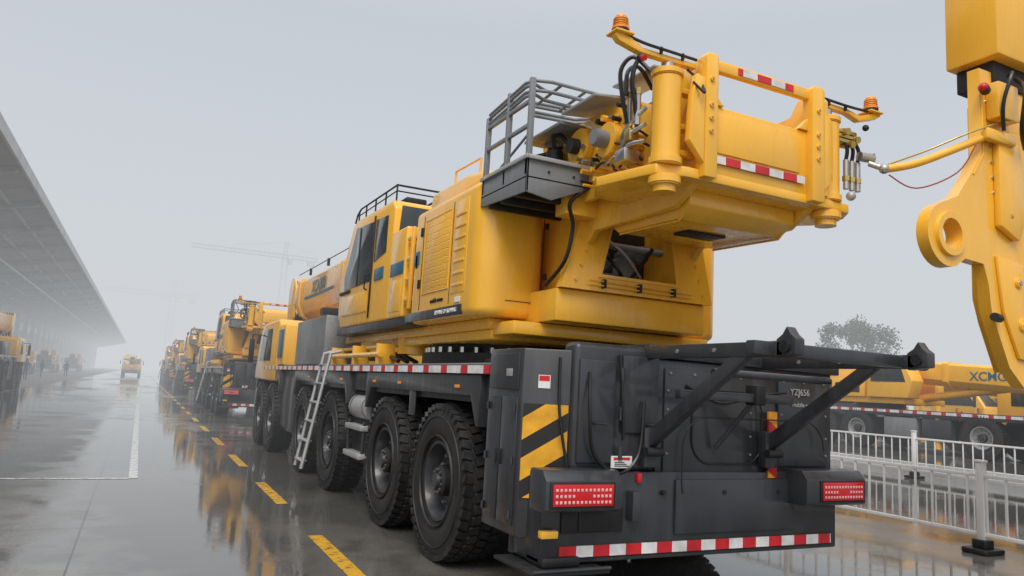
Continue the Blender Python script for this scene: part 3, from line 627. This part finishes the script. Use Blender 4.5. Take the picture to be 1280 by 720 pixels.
p.cyl((6.05,Y0-.05,4.33),(5.97,Y0-.08,4.33),.04,DRK,16);p.sph((5.97,Y0-.08,4.33),.036,RED)
p.tube([(6.3,Y0-.1,4.5),(6.16,Y0-.2,4.45),(6.12,Y0-.15,4.2),(6.2,Y0-.1,4.0)],.016,HOS,8,sm=True)
p.tube([(6.4,Y0-.1,4.5),(6.25,Y0-.25,4.3),(6.28,Y0-.2,4.0),(6.5,Y0-.1,3.9)],.02,HOS,8,sm=True)
p.tube([(6.4,Y0-.05,3.99),(6.1,Y0-.04,3.95),(5.85,Y0+.05,3.83),(5.5,Y0+.2,3.66),(5.28,Y0+.32,3.60)],.034,YEL,12,sm=True)
p.box(6.0,6.4,Y0-.09,Y0-.02,3.9,4.0,YEL,.02)
p.sph((5.27,Y0+.32,3.60),.042,SIL);p.cyl((5.27,Y0+.32,3.60),(5.22,Y0+.42,3.66),.024,SIL,12)
p.tube([(5.3,Y0+.3,3.55),(5.5,Y0+.2,3.45),(5.8,Y0+.05,3.6),(5.95,Y0-.02,3.85)],.006,ROP,6,sm=True)
p.tube([(5.3,Y0+.3,3.64),(5.6,Y0+.18,3.78),(5.9,Y0-.04,3.95),(6.3,Y0-.1,4.1),(6.8,Y0-.1,4.15)],.008,BRS,6,sm=True)
o=p.done();o.parent=NB;o.matrix_parent_inverse=(Matrix.Translation(NB.location)@Matrix.Rotation(-math.pi/2,4,'Z')).inverted()
# ------------------------------------------------------------------ fences
def fence(xc,y0,y1,post0,ztop=.94,name='railing_fence'):
    E=empty(name,(xc,0,0));O=(xc,0,0)
    p=Part('rails_and_bars',O)
    for z in(.22,ztop-.03): p.box(xc-.02,xc+.02,y0,y1,z-.022,z+.022,WHT,.004)
    y=y0
    while y<y1:
        p.box(xc-.012,xc+.012,y-.012,y+.012,.2,ztop-.03,WHT,.002);y+=.23
    p.done(E)
    p=Part('posts',O);y=post0
    while y>y0:y-=3
    while y<y1:
        if y>y0-.1:
            p.box(xc-.045,xc+.045,y-.045,y+.045,.12,ztop+.13,WHT,.008);p.box(xc-.055,xc+.055,y-.055,y+.055,ztop+.13,ztop+.16,WHT,.008)
            p.prism(rrect(xc-.2,xc+.2,y-.16,y+.16,.05),'Z',.004,.06,DRK,.01);p.prism(rrect(xc-.09,xc+.09,y-.09,y+.09,.03),'Z',.06,.16,DRK,.01)
        y+=3
    p.done(E);return E
fence(9.3,-2,36,5.65);fence(17.4,2,60,12.2,ztop=1.0)
# ------------------------------------------------------------------ canopy building
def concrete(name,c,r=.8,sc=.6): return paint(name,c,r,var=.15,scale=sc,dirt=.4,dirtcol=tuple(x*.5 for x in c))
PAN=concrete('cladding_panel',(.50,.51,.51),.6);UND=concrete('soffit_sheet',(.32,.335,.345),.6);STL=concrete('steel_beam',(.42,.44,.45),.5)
E=empty('canopy_workshop',(-6.5,0,0));OO=(-6.5,0,0)
ze,zw,xe,xw=11.4,9.3,-6.5,-17.5
Ya,Yb=5,360
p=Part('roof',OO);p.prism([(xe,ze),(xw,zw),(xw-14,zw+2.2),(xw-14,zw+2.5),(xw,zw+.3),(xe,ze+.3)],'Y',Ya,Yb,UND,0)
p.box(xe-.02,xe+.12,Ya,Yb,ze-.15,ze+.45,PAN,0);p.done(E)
p=Part('roof_beams',OO)
y=Ya+3
while y<Yb:
    p.prism([(xe-.15,ze-.03),(xw,zw-.03),(xw,zw-.9),(xe-.15,ze-.30)],'Y',y,y+.3,STL,0)
    p.box(xw-.1,xw+.45,y-.1,y+.4,0,zw-.5,PAN,0);y+=9
for f in(.15,.32,.5,.68,.85): 
    x=xe+(xw-xe)*f;z=ze+(zw-ze)*f;p.box(x-.08,x+.08,Ya,Yb,z-.22,z-.02,STL,0)
x=xe+(xw-xe)*.42;p.box(x-.06,x+.06,Ya,Yb,9.6,9.7,WHT,0)
p.done(E)
p=Part('wall',OO);p.box(xw-.5,xw-.2,Ya,Yb,0,zw,PAN,0)
p.done(E)
p=Part('wall_ribs_and_doors',OO)
y=Ya+1
while y<Yb: p.box(xw-.2,xw-.1,y,y+.12,1.2,zw-.4,STL,0);y+=1.5
y=Ya+5
while y<Yb-8: p.box(xw-.2,xw-.05,y+1,y+6,0,4.6,GRY,0);p.box(xw-.2,xw-.08,y+.8,y+6.2,4.7,5.0,BLU,0);y+=27
p.box(xw-.2,xw-.12,Ya,Yb,6.3,7.5,WHT,0)
p.done(E)
# ------------------------------------------------------------------ ground
def ground_mat():
    m,nt,b=newmat('wet_concrete');L=nt.links
    g=N(nt,'ShaderNodeNewGeometry');P=g.outputs['Position']
    def noise(sc,det,stretch=(1,1,1),rough=.5):
        mp=N(nt,'ShaderNodeMapping');mp.inputs['Scale'].default_value=stretch;L.new(P,mp.inputs[0])
        n=N(nt,'ShaderNodeTexNoise',i_Scale=sc,i_Detail=det,i_Roughness=rough);L.new(mp.outputs[0],n.inputs['Vector']);return n.outputs[0]
    big=noise(.16,4,(1.6,.5,1));mid=noise(.9,6,rough=.62);fine=noise(30,2)
    ad=N(nt,'ShaderNodeMath',operation='MULTIPLY_ADD');L.new(mid,ad.inputs[0]);ad.inputs[1].default_value=.5;L.new(big,ad.inputs[2])
    sx=N(nt,'ShaderNodeSeparateXYZ');L.new(P,sx.inputs[0])
    dry=N(nt,'ShaderNodeMapRange');L.new(sx.outputs[0],dry.inputs[0]);dry.inputs[1].default_value=-5.6;dry.inputs[2].default_value=-6.6;
    wet=ramp(nt,ad.outputs[0],[(.66,0),(.74,1)])
    w2=N(nt,'ShaderNodeMath',operation='SUBTRACT',use_clamp=True);L.new(wet,w2.inputs[0]);L.new(dry.outputs[0],w2.inputs[1])
    base=ramp(nt,mid,[(.3,(.12,.115,.105)),(.7,(.23,.22,.20))])
    dk=N(nt,'ShaderNodeMix',data_type='RGBA');L.new(w2.outputs[0],dk.inputs[0]);L.new(base,dk.inputs[6]);dk.inputs[7].default_value=(.10,.097,.09,1)
    lt=N(nt,'ShaderNodeMix',data_type='RGBA');L.new(dry.outputs[0],lt.inputs[0]);L.new(dk.outputs[2],lt.inputs[6]);lt.inputs[7].default_value=(.36,.35,.33,1)
    def joint(sock,period,off):
        a=N(nt,'ShaderNodeMath',operation='ADD');L.new(sock,a.inputs[0]);a.inputs[1].default_value=off
        q=N(nt,'ShaderNodeMath',operation='PINGPONG');L.new(a.outputs[0],q.inputs[0]);q.inputs[1].default_value=period/2
        r=N(nt,'ShaderNodeMath',operation='LESS_THAN');L.new(q.outputs[0],r.inputs[0]);r.inputs[1].default_value=.010;return r.outputs[0]
    j=N(nt,'ShaderNodeMath',operation='MAXIMUM');L.new(joint(sx.outputs[0],4.5,.35),j.inputs[0]);L.new(joint(sx.outputs[1],5.,1.2),j.inputs[1])
    jm=N(nt,'ShaderNodeMix',data_type='RGBA');L.new(j.outputs[0],jm.inputs[0]);L.new(lt.outputs[2],jm.inputs[6]);jm.inputs[7].default_value=(.04,.04,.04,1)
    L.new(jm.outputs[2],b.inputs['Base Color'])
    ro=ramp(nt,ad.outputs[0],[(.52,.30),(.64,.17),(.74,.035)])
    rm=N(nt,'ShaderNodeMix',data_type='RGBA');L.new(dry.outputs[0],rm.inputs[0]);L.new(ro,rm.inputs[6]);rm.inputs[7].default_value=(.5,.5,.5,1)
    L.new(rm.outputs[2],b.inputs['Roughness'])
    b.inputs['Specular IOR Level'].default_value=.8
    bm_=N(nt,'ShaderNodeMix',data_type='FLOAT');L.new(w2.outputs[0],bm_.inputs[0]);bm_.inputs[2].default_value=.20;bm_.inputs[3].default_value=.03
    bp=N(nt,'ShaderNodeBump',i_Distance=.01);L.new(bm_.outputs[0],bp.inputs['Strength'])
    hh=N(nt,'ShaderNodeMath',operation='ADD');L.new(fine,hh.inputs[0]);
    h2=noise(6,2);L.new(h2,hh.inputs[1]);L.new(hh.outputs[0],bp.inputs['Height']);L.new(bp.outputs[0],b.inputs['Normal'])
    return m
GM=ground_mat()
p=Part('ground');b=bmesh.new()
vs=[b.verts.new(q) for q in((-1500,-300,0),(1500,-300,0),(1500,2500,0),(-1500,2500,0))];b.faces.new(vs)
p.merge(b,GM);p.done()
p=Part('raised_pavement');p.box(19.3,120,-10,140,-.1,.25,GM,0);p.done()
p=Part('kerb');p.box(19.08,19.3,-10,140,-.1,.254,STL,.01);p.done()
def road_paint(name,col,thr):
    m=paint(name,col,.3,var=.1,dirt=0);nt=m.node_tree;b=nt.nodes['Principled BSDF'];L=nt.links
    g=N(nt,'ShaderNodeNewGeometry');n=N(nt,'ShaderNodeTexNoise',i_Scale=9.,i_Detail=6.,i_Roughness=.7);L.new(g.outputs['Position'],n.inputs['Vector'])
    c=ramp(nt,n.outputs[0],[(thr,(.12,.115,.10)),(thr+.12,col)]);L.new(c,b.inputs['Base Color']);
    r=ramp(nt,n.outputs[0],[(.3,.1),(.7,.35)]);L.new(r,b.inputs['Roughness']);return m
YP=road_paint('yellow_road_paint',(.75,.42,.03),.36);WP=road_paint('white_road_paint',(.62,.62,.60),.38)
p=Part('lane_markings')
def sheet(x0,x1,y0,y1,mat,z=.004):
    b=bmesh.new();b.faces.new([b.verts.new(q) for q in((x0,y0,z),(x1,y0,z),(x1,y1,z),(x0,y1,z))]);p.merge(b,mat)
y=2.05
while y<160: sheet(1.755,1.905,y,y+2.0,YP);y+=3.98
sheet(.03,.15,12.5,37,WP);sheet(-7,.03,12.44,12.56,WP);sheet(.03,.15,44,70,WP);sheet(.03,.15,78,110,WP);sheet(-7,.03,43.9,44.02,WP)
p.done()
# ------------------------------------------------------------------ tree
def leafmat():
    m,nt,b=newmat('foliage');L=nt.links
    g=N(nt,'ShaderNodeNewGeometry');n=N(nt,'ShaderNodeTexNoise',i_Scale=.5,i_Detail=3.);L.new(g.outputs['Position'],n.inputs['Vector'])
    L.new(ramp(nt,n.outputs[0],[(.3,(.04,.06,.03)),(.7,(.11,.12,.055))]),b.inputs['Base Color']);b.inputs['Roughness'].default_value=.7;return m
LF=leafmat();BK=concrete('bark',(.09,.07,.05),.9)
def tree(x,y,h,w):
    E=empty('tree',(x,y,0));O=(x,y,0)
    p=Part('trunk_and_limbs',O);p.cyl((x,y,0),(x,y,h*.45),.28,BK,10,r2=.16)
    tips=[]
    for k in range(11):
        a=k*2.4;r=w*(.25+.25*random.random());z=h*(.5+.38*random.random());z0=h*(.3+.15*random.random())
        t=(x+r*math.cos(a),y+r*math.sin(a),z);p.tube([(x,y,z0),((x+t[0])/2,(y+t[1])/2,(z0+z)/2+.3),t],.07,BK,5);tips.append(t)
    p.done(E)
    p=Part('crown',O);b=bmesh.new()
    cl=[]
    for t in tips+[(x,y,h*.8)]:
        for k in range(5): cl.append((Vector(t)+Vector((random.gauss(0,w*.10),random.gauss(0,w*.10),random.gauss(0,h*.06))),w*(.07+.09*random.random())))
    for c,r in cl:
        for k in range(120):
            d=Vector((random.gauss(0,1),random.gauss(0,1),random.gauss(0,.8)));d=d.normalized()*r*random.random()**.4*1.2
            q=c+d;n=Vector((random.gauss(0,1),random.gauss(0,1),random.gauss(0,1))).normalized();u=n.orthogonal().normalized();v=n.cross(u);s=.13+.10*random.random()
            b.faces.new([b.verts.new(q+u*s),b.verts.new(q+v*s*.6),b.verts.new(q-u*s),b.verts.new(q-v*s*.6)])
    p.merge(b,LF);p.done(E)
tree(78,62,12.8,7.8)
# ------------------------------------------------------------------ distant tower cranes
TC=concrete('tower_crane_steel',(.40,.40,.38),.6)
def tower(x,y,H,L1,L2,rz,sc=1):
    E=empty('tower_crane',(x,y,0),rz);E.scale=(sc,)*3
    p=Part('lattice')
    def truss(a,b,w,n,ax):
        a=Vector(a);b=Vector(b);d=(b-a)
        u=Vector((1,0,0)) if ax=='Z' else Vector((0,1,0));v=Vector((0,1,0)) if ax=='Z' else Vector((0,0,1))
        cs=[(-1,-1),(1,-1),(1,1),(-1,1)]
        for c in cs: p.tube([a+u*c[0]*w+v*c[1]*w,b+u*c[0]*w+v*c[1]*w],.08,TC,4)
        for i in range(n):
            for k in range(4):
                c,c2=cs[k],cs[(k+1)%4];q0=a+d*i/n;q1=a+d*(i+1)/n;p.tube([q0+u*c[0]*w+v*c[1]*w,q1+u*c2[0]*w+v*c2[1]*w],.05,TC,4)
    truss((0,0,0),(0,0,H),.7,18,'Z');truss((-L1,0,H),(L2,0,H),.5,26,'X')
    truss((0,0,H),(0,0,H+4),.4,4,'Z');p.tube([(0,0,H+4),(-L1*.7,0,H+.8)],.05,TC,4);p.tube([(0,0,H+4),(L2,0,H+.8)],.05,TC,4)
    p.box(L2-3,L2-1,-.6,.6,H-2,H-.7,TC,0);p.box(.9,2.0,-.6,.6,H-2.0,H-.5,TC,0);p.done(E)
tower(78,500,33,24,9,0,2.4);tower(14,520,21,17,7,.1,2.3)
# ------------------------------------------------------------------ people under the canopy
def person(x,y,rz,cl,step=.12):
    E=empty('person',(x,y,0),rz)
    V=[(0,0,.95),(0,0,1.2),(0,0,1.42),(0,0,1.52),(0,.02,1.66),(.19,0,1.40),(.25,.04,1.12),(.24,.14,.88),(-.19,0,1.40),(-.25,-.02,1.12),(-.24,.06,.88),
       (.09,0,.90),(.10,step,.50),(.10,step*.6,.08),(.10,step+.1,.03),(-.09,0,.90),(-.10,-step*.5,.50),(-.10,-step*1.6,.10),(-.10,-step*1.2,.03)]
    Ed=[(0,1),(1,2),(2,3),(3,4),(2,5),(5,6),(6,7),(2,8),(8,9),(9,10),(0,11),(11,12),(12,13),(13,14),(0,15),(15,16),(16,17),(17,18)]
    R=[.14,.13,.15,.055,.10,.07,.045,.035,.07,.045,.035,.10,.065,.045,.04,.10,.065,.045,.04]
    me=bpy.data.meshes.new('body');me.from_pydata(V,Ed,[]);o=bpy.data.objects.new('body',me);COL.objects.link(o);o.parent=E
    sm=o.modifiers.new('s','SKIN')
    for i,r in enumerate(R): me.skin_vertices[0].data[i].radius=(r,r*.8)
    me.skin_vertices[0].data[0].use_root=True
    sb=o.modifiers.new('d','SUBSURF');sb.levels=1;sb.render_levels=1
    me.materials.append(cl)
    p=Part('helmet');p.sph((0,.02,1.73),.12,RED,(1,1.1,.8));p.done(E)
CLO=concrete('workwear',(.05,.07,.11),.8)
for x,y,r in((-8.3,72,.3),(-8.9,73,2.5),(-9.6,62,1.2),(-7.6,100,0),(-9.0,90,4)): person(x,y,r,CLO)
def car(x,y,rz,body):
    E=empty('parked_car',(x,y,0),rz);p=Part('body')
    p.prism([(-2.2,.35),(-2.25,.75),(-1.9,.95),(-1.2,1.0),(-.6,1.42),(.9,1.45),(1.6,1.05),(2.15,.98),(2.2,.4)],'X',-.88,.88,body,.07,seg=3)
    p.prism([(-1.1,1.0),(-.6,1.36),(.85,1.39),(1.4,1.04)],'X',-.89,.89,GLS,.005)
    p.prism([(-1.24,1.0),(-.66,1.41),(-.62,1.37),(-1.1,.98)],'X',-.7,.7,GLS,0)
    for sx in(-1,1):
        for yy in(-1.35,1.35): p.cyl((sx*.7,yy,.33),(sx*.9,yy,.33),.33,RUB,24,bev=.03);p.cyl((sx*.9,yy,.33),(sx*.905,yy,.33),.2,SIL,16)
        p.box(sx*.75-.1,sx*.75+.1,2.18,2.22,.75,.87,RED,.01)
        p.box(sx*.7-.15,sx*.7+.15,-2.25,-2.22,.62,.72,WHT,.01)
    p.done(E)
CB=[paint('car_paint_white',(.6,.6,.62),.3,coat=.6),paint('car_paint_dark',(.03,.035,.05),.3,coat=.6)]
car(-13.5,58,.2,CB[0]);car(-13.5,64,0,CB[1]);car(-14,83,0,CB[0])
# ------------------------------------------------------------------ fog, sky, light
FOGD=.0050;FC=(.63,.655,.68)
vm=bpy.data.materials.new('fog');vm.use_nodes=True;nt=vm.node_tree;nt.nodes.clear()
va=nt.nodes.new('ShaderNodeVolumeAbsorption');va.inputs['Color'].default_value=(0,0,0,1);va.inputs['Density'].default_value=FOGD
ve=nt.nodes.new('ShaderNodeEmission');ve.inputs[0].default_value=(*FC,1);ve.inputs[1].default_value=FOGD  # fog glows by itself: emission stands in for daylight scattered in the mist
vd=nt.nodes.new('ShaderNodeAddShader');nt.links.new(va.outputs[0],vd.inputs[0]);nt.links.new(ve.outputs[0],vd.inputs[1])
ou=nt.nodes.new('ShaderNodeOutputMaterial');nt.links.new(vd.outputs[0],ou.inputs['Volume'])
p=Part('fog_bank');p.box(-400,500,9,900,-1,45,vm,0);fo=p.done()
w=bpy.data.worlds.new('World');S.world=w;w.use_nodes=True;nt=w.node_tree;nt.nodes.clear();L=nt.links
sky=nt.nodes.new('ShaderNodeTexSky');sky.sky_type='NISHITA';sky.sun_disc=False;sky.sun_elevation=math.radians(58);sky.sun_rotation=math.radians(200);sky.dust_density=6;sky.air_density=1
b1=nt.nodes.new('ShaderNodeBackground');b1.inputs[1].default_value=.05;L.new(sky.outputs[0],b1.inputs[0])
tc=nt.nodes.new('ShaderNodeTexCoord');sp=nt.nodes.new('ShaderNodeSeparateXYZ');L.new(tc.outputs['Generated'],sp.inputs[0])
cr=nt.nodes.new('ShaderNodeValToRGB');L.new(sp.outputs[2],cr.inputs[0])
e=cr.color_ramp.elements;e[0].position=0;e[0].color=(.53,.55,.57,1);e[1].position=.45;e[1].color=(.47,.49,.515,1)
x3=cr.color_ramp.elements.new(.85);x3.color=(1,1,1,1)
b2=nt.nodes.new('ShaderNodeBackground');b2.inputs[1].default_value=1.0;L.new(cr.outputs[0],b2.inputs[0])
ad=nt.nodes.new('ShaderNodeAddShader');L.new(b1.outputs[0],ad.inputs[0]);L.new(b2.outputs[0],ad.inputs[1])
wo=nt.nodes.new('ShaderNodeOutputWorld');L.new(ad.outputs[0],wo.inputs[0])
sl=bpy.data.lights.new('sun','SUN');sl.energy=1.5;sl.angle=math.radians(30);sl.color=(1,.97,.93)
so=bpy.data.objects.new('sun',sl);COL.objects.link(so)
az=math.radians(215);el=math.radians(52)
sky.sun_elevation=el;sky.sun_rotation=az
sd=Vector((math.sin(az)*math.cos(el)*1,math.cos(az)*math.cos(el),math.sin(el)))
so.rotation_euler=sd.to_track_quat('Z','Y').to_euler()
# ------------------------------------------------------------------ camera
Yc=Vector((-.4483,-.0945,-.8889)).normalized();Xc=Vector((.8923,-.1102,-.4378));Xc=(Xc-Yc*Xc.dot(Yc)).normalized();Zc=Xc.cross(Yc)
cam=bpy.data.cameras.new('camera');cam.sensor_width=36;cam.lens=922/1280*36;cam.clip_end=4000;cam.clip_start=.05
co=bpy.data.objects.new('camera',cam);COL.objects.link(co)
M=Matrix((Xc,Yc,Zc)).to_4x4();M.translation=(0,0,1.65);co.matrix_world=M
S.camera=co
S.view_settings.view_transform='Standard';S.view_settings.look='None';S.view_settings.exposure=0
